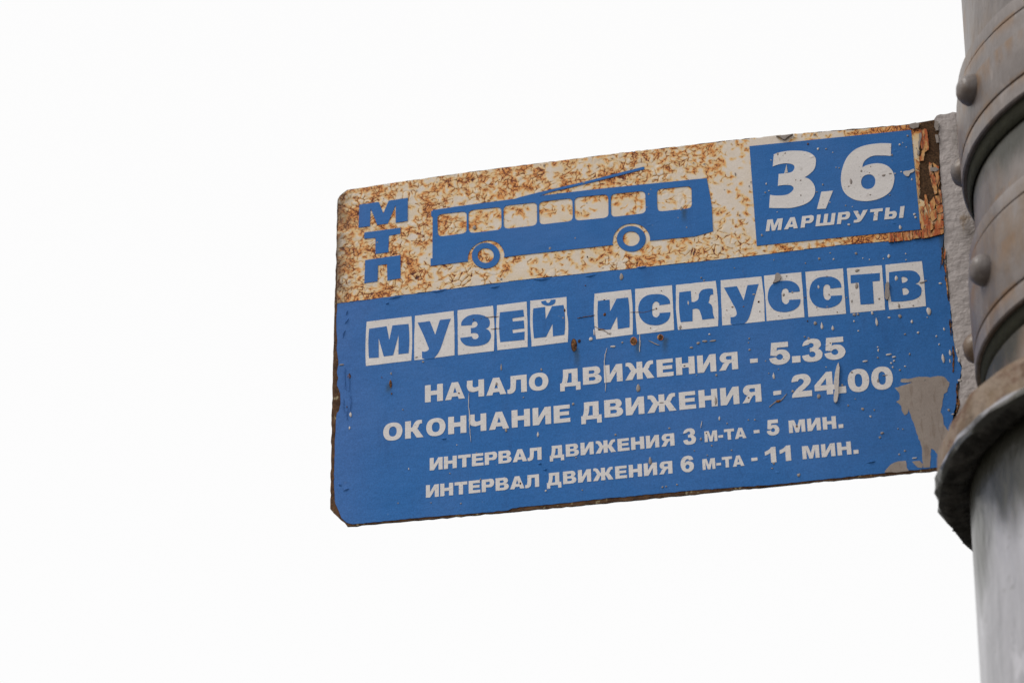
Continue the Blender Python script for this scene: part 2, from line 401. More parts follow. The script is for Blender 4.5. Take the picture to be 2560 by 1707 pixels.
    for px, pz in pts:
        i0, i1 = max(0, int((px-.016-x0)/st)), min(NX, int((px+.016-x0)/st)); j0, j1 = max(0, int((pz-.016-z0)/st)), min(NZ, int((pz+.016-z0)/st))
        if i1 <= i0 or j1 <= j0: continue
        d = np.hypot((wx[j0:j1, i0:i1]-px), (wz[j0:j1, i0:i1]-pz)*.85)
        a, b = f1[j0:j1, i0:i1], f2[j0:j1, i0:i1]
        f2[j0:j1, i0:i1] = np.minimum(b, np.maximum(a, d)); f1[j0:j1, i0:i1] = np.minimum(a, d)
    e = np.where(f2 > 1, 1., f2-f1)
    D = dens(X, Z); msk = np.clip((D*(.30+smooth_noise(.022, 21))-.60)*5, 0, 1)*np.clip((smooth_noise(.007, 31)-.40)*6, 0, 1)
    seam = np.exp(-(e/.00040)**2)*msk; crack[:] = np.maximum(crack, seam*.98)
    halo[:] = 1-(1-halo)*(1-.62*np.exp(-(e/.0015)**2)*msk)
    lift = np.clip(e/.003, 0, 1)*msk
    # right hand end: long vertical flaking streaks along the rim of the panel
    s = (X-x0)/W
    tone = np.clip(.25*D + .55*(smooth_noise(.012, 9)-.42)*2*np.clip(D*1.6, .15, 1), 0, 1)
    rz = np.clip((X-S(3, 1100, 200)[0])/.06, 0, 1)
    for _ in range(520):
        px = S(3, 900, 0)[0]+rng.random()**.6*(x1-S(3, 900, 0)[0]); k_ = rng.random()
        top_ = np.interp(px, tx, tz); bot_ = np.interp(px, bx, bz)
        pz = top_-rng.random()*.008 if k_ < .3 else (bot_+rng.random()*.013 if k_ < .8 else bot_+rng.random()*(top_-bot_))
        q = (px-S(3, 900, 0)[0])/(x1-S(3, 900, 0)[0])
        if rng.random() > .25+q: continue
        stroke(px, pz, rng.uniform(.003, .010), -1.57+rng.normal(0, .12) if rng.random() < .8 else rng.normal(0, .3), rng.uniform(.0003, .0006), rng.uniform(.0012, .0028), rng.uniform(.5, 1.0), rng.uniform(.4, .8))
    tone = np.clip(tone+.9*np.clip((X-S(3, 1650, 200)[0])/.012, 0, 1), 0, 1)
    yy = .0006 + .00022*np.exp(-((crack-.35)/.2)**2)*np.clip(halo, 0, 1) - .0004*crack + .00030*lift + .00035*(smooth_noise(.02, 41)-.5)*np.clip(D, .2, 1)
    yy = np.clip(yy, .00022, .00088)
    ztop = np.interp(X, tx, tz); zbot = np.interp(X, bx, bz)
    lx0 = np.interp(Z, [S(4, 75, 228)[1], S(1, 90, 900)[1], S(1, 108, 330)[1], S(1, 208, 242)[1]], [S(4, 84, 228)[0], S(1, 100, 900)[0], S(1, 112, 330)[0], S(1, 212, 242)[0]])
    rj = np.interp(Z, [S(3, 2040, 1210)[1], S(3, 2005, 1000)[1], S(3, 1800, 850)[1], S(3, 1790, 500)[1], S(3, 1800, 250)[1], S(3, 1830, 100)[1]],
                   [S(3, 2040, 1210)[0], S(3, 2030, 1000)[0], S(3, 1806, 860)[0], S(3, 1800, 500)[0], S(3, 1800, 250)[0], S(3, 1820, 100)[0]])
    jag = (smooth_noise(.006, 51)-.5)*.0022
    ok = (Z < ztop-.0004+jag*.5) & (Z > zbot) & (X > lx0+jag*.6) & (X < rj+jag)
    idx = -np.ones(X.shape, int); fm = ok[:-1, :-1] & ok[1:, :-1] & ok[:-1, 1:] & ok[1:, 1:]
    use = np.zeros(X.shape, bool); use[:-1, :-1] |= fm; use[1:, :-1] |= fm; use[:-1, 1:] |= fm; use[1:, 1:] |= fm
    idx[use] = np.arange(use.sum())
    V = np.stack([X[use], -yy[use], Z[use]], 1)
    a, b, c, d = idx[:-1, :-1][fm], idx[:-1, 1:][fm], idx[1:, 1:][fm], idx[1:, :-1][fm]
    Fq = np.stack([a, b, c, d], 1)
    me = bpy.data.meshes.new('cracked_paint')
    me.vertices.add(len(V)); me.vertices.foreach_set('co', V.astype(np.float32).ravel())
    me.loops.add(Fq.size); me.loops.foreach_set('vertex_index', Fq.astype(np.int32).ravel())
    me.polygons.add(len(Fq)); me.polygons.foreach_set('loop_start', np.arange(0, Fq.size, 4, dtype=np.int32)); me.update(calc_edges=True)
    for nme, arr in (('crack', crack), ('halo', halo), ('tone', tone)):
        at = me.attributes.new(nme, 'FLOAT', 'POINT'); at.data.foreach_set('value', arr[use].astype(np.float32))
    me.polygons.foreach_set('use_smooth', np.ones(len(Fq), bool))
    o = link('cracked_white_paint', me, M['cracked'], sign); o['label'] = 'white paint band, cracked and stained by rust'
    return len(Fq), N
print('cracked', cracked_field())

# ---- brown bare strip at the right end of the band and its orange flakes
slab('bare_rust_patch', rough(path(3, '1790,112 1830,100 1880,98 1940,82 1985,180 1992,420 2000,600 2022,820 1960,880 1900,940 1800,925 1798,800 1796,620 1800,480 1788,300 1800,200'), .0003, .002), [], .0005, .0006, M['brown'], sign)
flakes = ['1800,190 1868,180 1888,300 1888,380 1850,410 1840,490 1800,492 1798,460 1830,380 1805,330', '1845,170 1875,180 1885,290 1862,300 1850,240', '1760,580 1795,590 1800,720 1790,860 1778,720', '1765,470 1800,500 1800,580 1762,560',
          '1893,500 1925,515 1930,600 1900,640 1890,560', '1898,610 1935,600 1968,690 1975,800 1950,820 1918,720', '1940,560 1990,590 1998,700 1985,760 1960,660', '1930,505 1955,520 1990,545 1998,600 1940,560',
          '1850,815 1868,820 1890,930 1905,1050 1890,1060 1868,960 1848,900', '1805,930 1835,930 1850,1050 1868,1120 1838,1130 1812,1050', '1862,990 1895,1070 1940,1090 1930,1160 1880,1190 1858,1120',
          '1900,900 1940,840 1960,900 1948,960 1915,980', '1950,830 2010,830 2020,900 1965,930', '1985,760 2012,780 2020,840 1990,830', '1960,935 2022,910 2030,990 1975,1010', '1905,985 1960,965 1972,1050 1930,1085 1900,1050',
          '1978,1015 2032,1000 2036,1060 1985,1080', '1942,1090 1985,1060 2036,1080 2038,1150 1960,1160', '1938,1165 2038,1155 2036,1195 1950,1225 1925,1200', '1820,1170 1860,1130 1920,1200 1900,1240 1830,1250', '1735,1180 1805,1172 1815,1240 1740,1258',
          '1640,1190 1725,1182 1728,1258 1650,1268', '1560,1198 1630,1192 1640,1270 1560,1278', '1490,1205 1550,1200 1552,1282 1500,1288', '1820,1060 1850,1130 1835,1165 1815,1150', '1860,1210 1925,1205 1985,1205 1935,1228 1900,1238']
for f_ in flakes:
    o = slab('paint_flake', rough(path(3, f_), .00022, .0018), [], .0011+random.random()*.0009, .0009, M['flake'], sign, M['rust'])
for f_ in ('1795,230 1812,215 1818,260 1805,330 1795,380 1788,330 1800,290', '1700,135 1760,118 1800,125 1790,165 1740,180 1705,165', '1780,380 1800,400 1795,440 1778,430', '1905,560 1960,555 1990,575 1960,600 1910,595', '1950,100 1985,110 1990,190 1960,200 1945,160', '1955,235 1985,240 1992,310 1965,320'):
    slab('grey_paint_chip', rough(path(3, f_), .0003, .0018), [], .0024, .0012, M['drip2'], sign)

# ---- route panel and its print
slab('route_panel', path(3, '133,342 1717,183 1808,1157 205,1317'), [], .0010, .0007, M['blue'], sign, M['rust'])
LT = .0013       # height of print on the panel and in the cracked band
slab('digit', path(3, '372,425 450,400~ 560,388~ 700,400~ 775,450~ 782,520~ 760,580~ 672,650 735,680~ 775,750~ 765,830~ 700,900~ 560,945~ 440,950~ 326,948 335,820 420,828~ 510,815~ 560,775~ 565,748~ 530,725~ 412,733 420,616 480,610~ 550,595~ 575,555~ 560,525~ 500,512~ 430,520~ 362,543'), [], LT, .0003, M['white'], sign)
slab('comma', path(3, '838,790 952,780 882,955 795,960'), [], LT, .0003, M['white'], sign)
slab('digit', path(3, '1522,318 1518,440 1440,435~ 1340,440~ 1265,485~ 1240,552 1300,525~ 1400,512~ 1490,540~ 1545,610~ 1550,690~ 1510,790~ 1400,860~ 1270,882~ 1150,862~ 1060,790~ 1030,680~ 1045,560~ 1100,440~ 1200,360~ 1350,322~'),
     [path(3, '1310,620~ 1352,640~ 1367,690~ 1345,745~ 1290,765~ 1245,745~ 1227,695~ 1250,640~')], LT, .0003, M['white'], sign)
# ---- operator's initials
for s_ in ('345,407 556,378 606,500 665,362 873,333 870,583 741,603 740,410 655,612 541,628 468,447 460,640 335,657', '398,710 792,657 790,722 666,745 661,925 520,943 520,768 397,777', '408,1010 792,955 792,1207 649,1230 646,1053 548,1067 542,1240 398,1262'):
    slab('letter', rough(path(1, s_), .00004, .004), [], .0011, .0008, M['blue'], sign, M['rust'])
# ---- trolleybus pictogram
def rrect(f, q, r=.2):
    c = [Vector(S(f, *p)) for p in q]; o = []
    for i in range(4):
        p, a, b = c[i], c[i-1], c[(i+1) % 4]; rr = r*min((a-p).length, (b-p).length)
        A, B = p+(a-p).normalized()*rr, p+(b-p).normalized()*rr
        for m in range(6):
            u = m/5; o.append(tuple(A*(1-u)**2 + p*2*u*(1-u) + B*u*u))
    return o
wins = [rrect(1, [(1193, 515), (1513, 478), (1513, 715), (1200, 757)]), rrect(1, [(1532, 470), (1890, 430), (1893, 677), (1536, 718)]),
        rrect(0, [(1259.2, 516.4), (1343.1, 507.3), (1343, 564.8), (1260, 574.3)]), rrect(2, [(197, 605), (543, 565), (547, 800), (203, 840)]),
        rrect(2, [(563, 560), (912, 525), (916, 765), (568, 800)]), rrect(2, [(938, 525), (1293, 490), (1300, 720), (943, 762)]), rrect(2, [(1413, 475), (1770, 440), (1775, 668), (1420, 706)])]
body = path(1, '@1 1143,465 1250,450 1400,427 2040,343 @2 0,556 180,510 700,388 1283,240 1285,268 700,415 320,503 205,542 330,527 700,483 1120,440 1250,427 1928,360 1957,510 1980,650 1993,908 1805,960 1342,1005 1330,930~ 1270,860~ 1175,828~ 1060,850~ 980,930~ 958,1010~ 963,1048 0,1153 '
            '@1 1918,980 1920,930~ 1880,850~ 1820,810~ 1740,796~ 1640,825~ 1560,890~ 1530,960~ 1528,1025 1120,1073 1120,993 1140,990 1143,540 1128,535 1125,478 1143,475')
slab('trolleybus_pictogram', body, wins, .0011, .0008, M['blue'], sign, M['rust'])
def ell(f, cx, cy, rx, ry, n=40, tilt=0):
    return [S(f, cx+rx*math.cos(a)*math.cos(tilt)-ry*math.sin(a)*math.sin(tilt), cy+rx*math.cos(a)*math.sin(tilt)+ry*math.sin(a)*math.cos(tilt)) for a in [2*math.pi*i/n for i in range(n)]]
slab('pictogram_wheel', ell(1, 1722, 961, 153, 140), [ell(1, 1720, 960, 88, 80)], .0011, .0008, M['blue'], sign, M['rust'])
slab('pictogram_wheel', ell(2, 1150, 985, 150, 132), [ell(2, 1149, 984, 87, 76)], .0011, .0008, M['blue'], sign, M['rust'])

# ---- stop name: white tiles with blue letters
C2 = '468,430 358,440 352,412~ 325,400~ 297,420~ 291,475~ 300,530~ 332,553~ 360,535~ 362,512 474,505 460,570~ 400,615~ 310,632~ 220,610~ 170,550~ 155,480~ 175,390~ 230,340~ 310,324~ 390,330~ 450,370~'
C3 = ' '.join('%g,%g%s' % (float(t.rstrip('~').split(',')[0])+408, float(t.rstrip('~').split(',')[1])-39, '~' if t[-1] == '~' else '') for t in C2.split())
tiles = [
 (4, '368,398 580,371 793,346 798,450~ 799,620~ 790,765 361,817 357,700~ 359,560~', ['392,465 558,441 583,572 612,434 765,419 773,560~ 766,696 669,707 671,522 620,716 530,727 482,556 483,737 390,743 384,600~']),
 (4, '827,342 1193,296 1201,500 1201,716 1010,741 925,752 820,762 818,560', ['851,408 968,393 1018,522 1062,382 1166,369 1130,470~ 1080,620~ 1050,690~ 1005,744 925,755 893,742 893,678 930,680~ 957,658~ 945,620~ 905,520']),
 (4, '1230,290 1566,246 1580,450 1574,674 1234,714', ['1265,437 1278,385~ 1340,340~ 1430,330~ 1515,360~ 1537,410~ 1522,450~ 1490,465 1530,485~ 1547,540~ 1510,600~ 1420,628~ 1320,625~ 1270,590~ 1256,552 1366,538 1385,562~ 1420,555~ 1427,525~ 1405,507~ 1358,510 1355,458 1400,450~ 1420,425~ 1405,398~ 1378,402~ 1366,430']),
 (4, '1604,241 1885,207 1893,420 1894,636 1608,668 1596,450', ['1632,310 1853,285 1862,350 1750,366 1753,397 1858,386 1864,462 1750,475 1755,507 1866,492 1864,570 1635,592 1624,450~']),
 (4, '1919,200 2262,163 2268,330 2279,420~ 2274,590 1932,633 1918,420', ['1948,272 2060,258 2066,374 2125,252 2235,240 2250,380~ 2243,522 2135,537 2130,420 2070,542 1955,556 1943,400~', '2022,205 2068,198 2090,220~ 2112,192 2158,187 2145,230~ 2090,247~ 2040,235~']),
 (5, '340,450 697,410 712,600~ 712,850 355,895 334,680~', ['372,522 487,510 492,625 555,500 668,488 682,620~ 682,780 568,797 560,675 498,800 375,808 368,650']),
 (5, '737,405 1098,368 1108,560 1119,805 757,850 740,640', ['1080,550 972,565 972,545~ 942,528~ 912,552~ 906,610~ 912,665~ 945,683~ 972,662~ 975,640 1083,632 1060,710~ 1000,750~ 920,760~ 840,740~ 785,680~ 768,600~ 790,520~ 850,470~ 930,456~ 1010,462~ 1065,500~']),
 (5, '1137,365 1526,325 1550,560~ 1549,768 1157,805 1137,600', ['1170,437 1283,424 1290,530 1320,530~ 1355,505~ 1365,450~ 1400,412~ 1498,403 1504,460 1475,468~ 1465,510~ 1455,540 1490,570~ 1500,640~ 1515,692 1395,706 1378,640~ 1355,602~ 1300,605 1300,720 1183,730 1168,600~']),
 (5, '1575,320 1975,282 2000,480 2008,720 1805,742 1592,762 1580,520', ['1608,392 1735,378 1800,515 1838,368 1948,357 1905,500~ 1865,650~ 1840,710~ 1805,744 1690,754 1672,745 1672,680 1715,674~ 1733,645~ 1700,560']),
 (6, '118,275 483,240 500,450 514,680 145,718', [C2]),
 (6, '523,238 892,203 905,420 923,645 553,678', [C3]),
 (6, '930,203 1272,172 1290,400 1306,608 965,640', ['965,270 1252,248 1254,325 1182,332 1196,550 1064,558 1047,343 968,350']),
 (6, '1308,168 1665,132 1690,350 1705,572 1345,608 1318,380', ['1343,242 1520,224~ 1600,235~ 1645,285~ 1640,330~ 1597,355 1650,380~ 1662,430~ 1640,480~ 1560,515~ 1365,530 1343,380/1465,292 1495,288~ 1525,310~ 1510,335~ 1470,345/1472,402 1510,398~ 1538,430~ 1520,458~ 1480,462']),
]
for fr, tl, ls in tiles:
    slab('letter_tile', rough(path(fr, tl), .00006, .004), [], .00055, .00015, M['white'], sign)
    for l_ in ls:
        q = [path(fr, s_) for s_ in l_.split('/')]
        slab('letter', q[0], q[1:], .0007, .00015, M['blue'], sign)

# ---- heavy grotesque alphabet, cap height 100
G = {
 'Н': (96, '0,0 0,100 31,100 31,64 65,64 65,100 96,100 96,0 65,0 65,39 31,39 31,0'),
 'А': (112, '0,0 38,100 74,100 112,0 78,0 73,16 39,16 34,0/46,38 56,72 66,38'),
 'Ч': (94, '0,100 31,100 31,75 33,62~ 42,57~ 52,58 63,61 63,100 94,100 94,0 63,0 63,36 50,33~ 32,31~ 10,40~ 0,62~ 0,80'),
 'Л': (106, '18,100 106,100 106,0 75,0 75,75 48,75 47,50~ 42,14~ 24,-1~ 0,0 0,23 12,25~ 17,40~ 18,60'),
 'О': (108, '54,102~ 92,90~ 108,50~ 92,10~ 54,-2~ 16,10~ 0,50~ 16,90~/54,79~ 70,72~ 76,50~ 70,28~ 54,21~ 38,28~ 32,50~ 38,72~'),
 'Д': (106, '16,100 92,100 92,22 106,22 106,-24 82,-24 82,0 24,0 24,-24 0,-24 0,22 8,22 13,40~ 16,65/44,77 61,77 61,22 34,22 41,45~'),
 'В': (96, '0,100 55,100 80,96~ 91,76~ 86,60~ 72,53 89,46~ 97,28~ 88,8~ 60,0 0,0/31,79 48,79 58,77~ 61,70~ 57,62~ 48,60 31,60/31,41 50,41 62,38~ 65,30~ 61,22~ 50,20 31,20'),
 'И': (96, '0,100 30,100 30,42 64,100 96,100 96,0 66,0 66,58 32,0 0,0'),
 'Ж': (150, '60,100 90,100 90,62 97,64~ 106,82~ 118,97~ 138,101 146,100 146,80 138,80~ 130,74~ 124,60~ 118,54 150,0 114,0 95,38 90,38 90,0 60,0 60,38 55,38 36,0 0,0 32,54 26,60~ 20,74~ 12,80~ 4,80 4,100 12,101 32,97~ 44,82~ 53,64~ 60,62'),
 'Е': (86, '0,0 0,100 84,100 84,78 31,78 31,62 80,62 80,41 31,41 31,23 86,23 86,0'),
 'Я': (98, '98,0 98,100 45,100 20,96~ 6,72~ 14,50~ 34,43 22,36~ 14,20~ 0,0 34,0 48,26~ 57,38~ 67,39 67,0/67,80 50,80 40,77~ 38,70~ 41,61~ 52,59 67,59'),
 'К': (98, '0,0 0,100 31,100 31,61 38,63~ 46,80~ 58,96~ 78,101 90,100 90,80 80,79~ 74,72~ 70,60~ 64,54 98,0 62,0 40,38 31,38 31,0'),
 'Т': (94, '0,100 94,100 94,75 62.5,75 62.5,0 31.5,0 31.5,75 0,75'),
 'Р': (92, '0,0 0,100 52,100 82,96~ 92,68~ 80,40~ 50,35 31,35 31,0/31,79 45,79 58,77~ 61,68~ 57,58~ 44,56 31,56'),
 'М': (118, '0,0 0,100 41,100 59,42 77,100 118,100 118,0 90,0 90,72 71,0 47,0 28,72 28,0'),
 'Ш': (140, '0,0 0,100 29,100 29,23 55.5,23 55.5,100 84.5,100 84.5,23 111,23 111,100 140,100 140,0'),
 'У': (108, '0,100 34,100 57,50 74,100 108,100 76,24~ 60,3~ 34,-2~ 14,0 14,23 28,21~ 39,27~ 38,34'),
 'Ь': (90, '0,0 0,100 31,100 31,64 50,64 80,60~ 90,32~ 80,5~ 52,0/31,43 44,43 57,40~ 60,32~ 57,24~ 44,21 31,21'),
 'I': (31, '0,0 0,100 31,100 31,0'),
 '.': (34, '0,0 0,30 34,30 34,0'), '-': (44, '0,27 0,50 44,50 44,27'),
 '0': (98, '49,102~ 84,90~ 98,50~ 84,10~ 49,-2~ 14,10~ 0,50~ 14,90~/49,80~ 62,72~ 66,50~ 62,28~ 49,20~ 36,28~ 32,50~ 36,72~'),
 '1': (66, '66,0 34,0 34,66 18,57~ 0,51 0,76 24,86~ 40,102 66,102'),
 '2': (96, '2,70 33,73 37,80~ 48,82~ 59,74~ 55,60~ 30,42~ 6,18~ 0,0 95,0 95,26 46,26 70,42~ 90,62~ 92,80~ 76,99~ 46,103~ 14,96~'),
 '3': (96, '4,72 34,78 40,83~ 50,82~ 57,74~ 50,63~ 38,62 38,42 50,44~ 62,36~ 60,22~ 48,18~ 37,22~ 32,32 1,28 14,4~ 48,-3~ 84,6~ 95,32~ 86,48~ 74,54 86,63~ 90,78~ 78,97~ 46,103~ 16,94~'),
 '4': (100, '58,0 88,0 88,20 100,20 100,43 88,43 88,102 60,102 2,45 2,20 58,20/58,43 30,43 58,74'),
 '5': (98, '12,100 90,100 90,76 38,76 35,61 50,66~ 80,60~ 97,33~ 84,7~ 48,-3~ 14,6~ 0,29 32,33 38,23~ 50,19~ 62,25~ 64,34~ 58,43~ 48,46~ 34,38 6,42'),
 '6': (98, '93,76 63,72 58,80~ 48,82~ 36,74~ 33,58 44,66~ 58,68~ 86,58~ 97,34~ 84,8~ 50,-3~ 14,12~ 0,50~ 14,90~ 52,103~ 82,96~/50,47~ 62,41~ 64,32~ 60,22~ 50,17~ 38,22~ 34,32~ 38,42~'),
}
SXG = {**{d: .88 for d in '023456'}, '0': .90, 'А': .94, 'О': .95, 'Л': .97, 'Ч': .97}
GP = {c: (w_, [[(a*SXG.get(c, 1), b) for a, b in path(0, s_, 6, raw=True)] for s_ in p.split('/')]) for c, (w_, p) in G.items()}
GP = {c: (w_*SXG.get(c, 1), p) for c, (w_, p) in GP.items()}
def word(txt, f, l, r, hpx, fr=None, shear=0, top=.0006, dep=.0002, mat='white', gaps=None):
    a = Vector(S(f, *l)); b = Vector(S(fr or f, *r))
    h = S(f, l[0], l[1]-hpx)[1]-a[1]; W_ = (b-a).length; d = (b-a).normalized(); n = Vector((-d.y, d.x))
    tot = sum(GP[c][0] for c in txt)*h/100; sx = 1.
    nk = sum(txt[i:i+2] in ('АЛ', 'ТА') for i in range(len(txt)-1)); kern = .05*h
    gap = (W_-tot+nk*kern)/(len(txt)-1) if len(txt) > 1 else 0
    if len(txt) == 1: sx = W_/tot
    elif gap < .06*h: sx = (W_-.09*h*(len(txt)-1)+nk*kern)/tot; gap = .09*h
    x = 0
    if 0: print(txt, 'h %.2f gap %.2f sx %.2f' % (h*1000, gap/h, sx))
    for ci, c in enumerate(txt):
        w_, ls = GP[c]
        out_ = [[tuple(a + d*(x+(p[0]*sx+p[1]*shear)*h/100) + n*(p[1]*h/100)) for p in L] for L in ls]
        nm = 'digit' if c.isdigit() else ('full_stop' if c == '.' else ('dash' if c == '-' else 'letter'))
        slab(nm, out_[0], out_[1:], top, dep, M[mat], sign)
        x += w_*sx*h/100+gap-(kern if txt[ci:ci+2] in ('АЛ', 'ТА') else 0)
def dash(f, s_): slab('dash', path(f, s_), [], .0006, .0002, M['white'], sign)
word('МАРШРУТЬI', 3, (292, 1178), (1640, 1044), 112, shear=.17, top=LT)
word('НАЧАЛО', 4, (921, 1163), (2093, 1037), 161)
word('ДВИЖЕНИЯ', 5, (3, 1367), (1748, 1187), 169); dash(5, '1862,1090 1938,1083 1940,1122 1865,1130')
word('5.35', 6, (172, 1148), (922, 1081), 213)
word('ОКОНЧАНИЕ', 4, (524, 1529), (2300, 1345), 163)
word('ДВИЖЕНИЯ', 8, (210, 591), (1978, 407), 170); dash(8, '2090,308 2168,298 2168,338 2092,348')
word('24.00', 9, (80, 451), (1075, 356), 217)
word('ИНТЕРВАЛ', 7, (966, 745), (2027, 640), 117)
word('ДВИЖЕНИЯ', 7, (2105, 632), (1125, 838), 117, fr=8)
word('3', 8, (1210, 832), (1338, 818), 150); word('М-ТА', 8, (1420, 806), (1828, 764), 105)
dash(8, '1897,690 1955,684 1957,714 1900,720'); word('5', 8, (2030, 742), (2155, 729), 150); word('МИН.', 9, (52, 796), (583, 743), 122)
word('ИНТЕРВАЛ', 7, (930, 1003), (2004, 897), 118)
word('ДВИЖЕНИЯ', 7, (2078, 890), (1105, 1110), 118, fr=8)
word('6', 8, (1187, 1102), (1318, 1089), 152); word('М-ТА', 8, (1400, 1078), (1808, 1035), 105)
dash(8, '1875,962 1935,955 1936,985 1877,992'); word('11', 8, (2015, 1012), (2268, 985), 148); word('МИН.', 9, (185, 1052), (732, 995), 127)

# ---- damage on the blue field
for s_ in ('1140,290 1150,265 1250,262 1320,245~ 1440,250 1550,240~ 1600,280 1622,300 1600,390 1565,415 1555,500 1535,590 1560,640 1565,710 1620,790 1640,830 1600,1000 1540,1140 1520,1040 1475,965~ 1440,948 1430,1132 1365,1134 1350,930 1300,800 1280,720 1230,590 1220,560 1210,600~ 1180,617~ 1150,530 1100,490 1130,470 1130,400 1085,350 1180,325 1260,298 1150,297',
           '985,1182 1040,1110~ 1110,1075~ 1195,1068 1205,1130 1225,1166 1100,1180', '1255,1075 1330,1065 1362,1100 1355,1138 1310,1130'):
    slab('bare_patch', rough(path(9, s_), .00025, .0022), [], .0006, .0002, M['patch'], sign)
slab('paint_splash', rough(path(6, '850,1130 860,1180 856,1250 850,1400 838,1500~ 820,1522~ 803,1500~ 815,1400 803,1330 815,1240 828,1180'), .0001, .002), [], .0022, .0018, M['drip'], sign)
slab('paint_splash', path(3, '1640,600~ 1665,588~ 1700,585~ 1740,568~ 1750,580~ 1740,598~ 1710,612~ 1690,640~ 1660,632~'), [], LT+.0004, .0006, M['drip'], sign)
slab('paint_splash', path(3, '497,522 508,600 475,608'), [], LT, .0007, M['drip'], sign)
slab('paint_splash', path(3, '395,250 480,246 560,232 510,262~ 480,286~ 455,276~ 430,258'), [], .003, .0025, M['drip2'], sign)
slab('paint_splash', path(6, '235,262~ 262,255~ 285,285~ 268,330 235,345 205,350 225,310~'), [], .0018, .0012, M['drip2'], sign)
slab('paint_splash', path(6, '1312,360~ 1340,345~ 1345,420~ 1340,490~ 1320,515~ 1302,470~ 1308,410~'), [], .002, .0014, M['drip2'], sign)

def dome(name, f, cx, cy, w_, h_, mat, base=.0004, hgt=None, tip=0, n=12):
    """a dried drop: low dome, tear shaped when tip > 0"""
    c = Vector(S(f, cx, cy)); s = T[f][2]; mm = .000333/s
    rx, rz = w_/2*mm*.88, h_/2*mm; hgt = hgt or min(.0006, .25*min(rx, rz)+.0001)
    V_, F_ = [], []
    ph = random.random()*6.28; wob = .10
    for k_, (rr, hh) in enumerate(((1, 0), (.93, .45), (.62, .86))):
        for i in range(n):
            a = 2*math.pi*i/n; q = rr*(1+wob*math.sin(2*a+ph)+wob*.7*math.sin(3*a+ph*2))
            zz = math.sin(a)*rz*q; xx = math.cos(a)*rx*q
            if tip and zz > 0: xx *= max(.12, 1-tip*(zz/rz))
            V_.append((c.x+xx, -(base+hgt*hh), c.y+zz))
    V_.append((c.x, -(base+hgt), c.y-rz*.1))
    for k_ in range(2):
        for i in range(n):
            j = (i+1) % n; F_.append((k_*n+i, k_*n+j, (k_+1)*n+j, (k_+1)*n+i))
    for i in range(n): F_.append((2*n+i, 2*n+(i+1) % n, 3*n))
    me = bpy.data.meshes.new(name); me.from_pydata(V_, [], F_)
    return link(name, me, M[mat], sign, True)
D, E_, K = 'drip', 'drip2', 'hole'
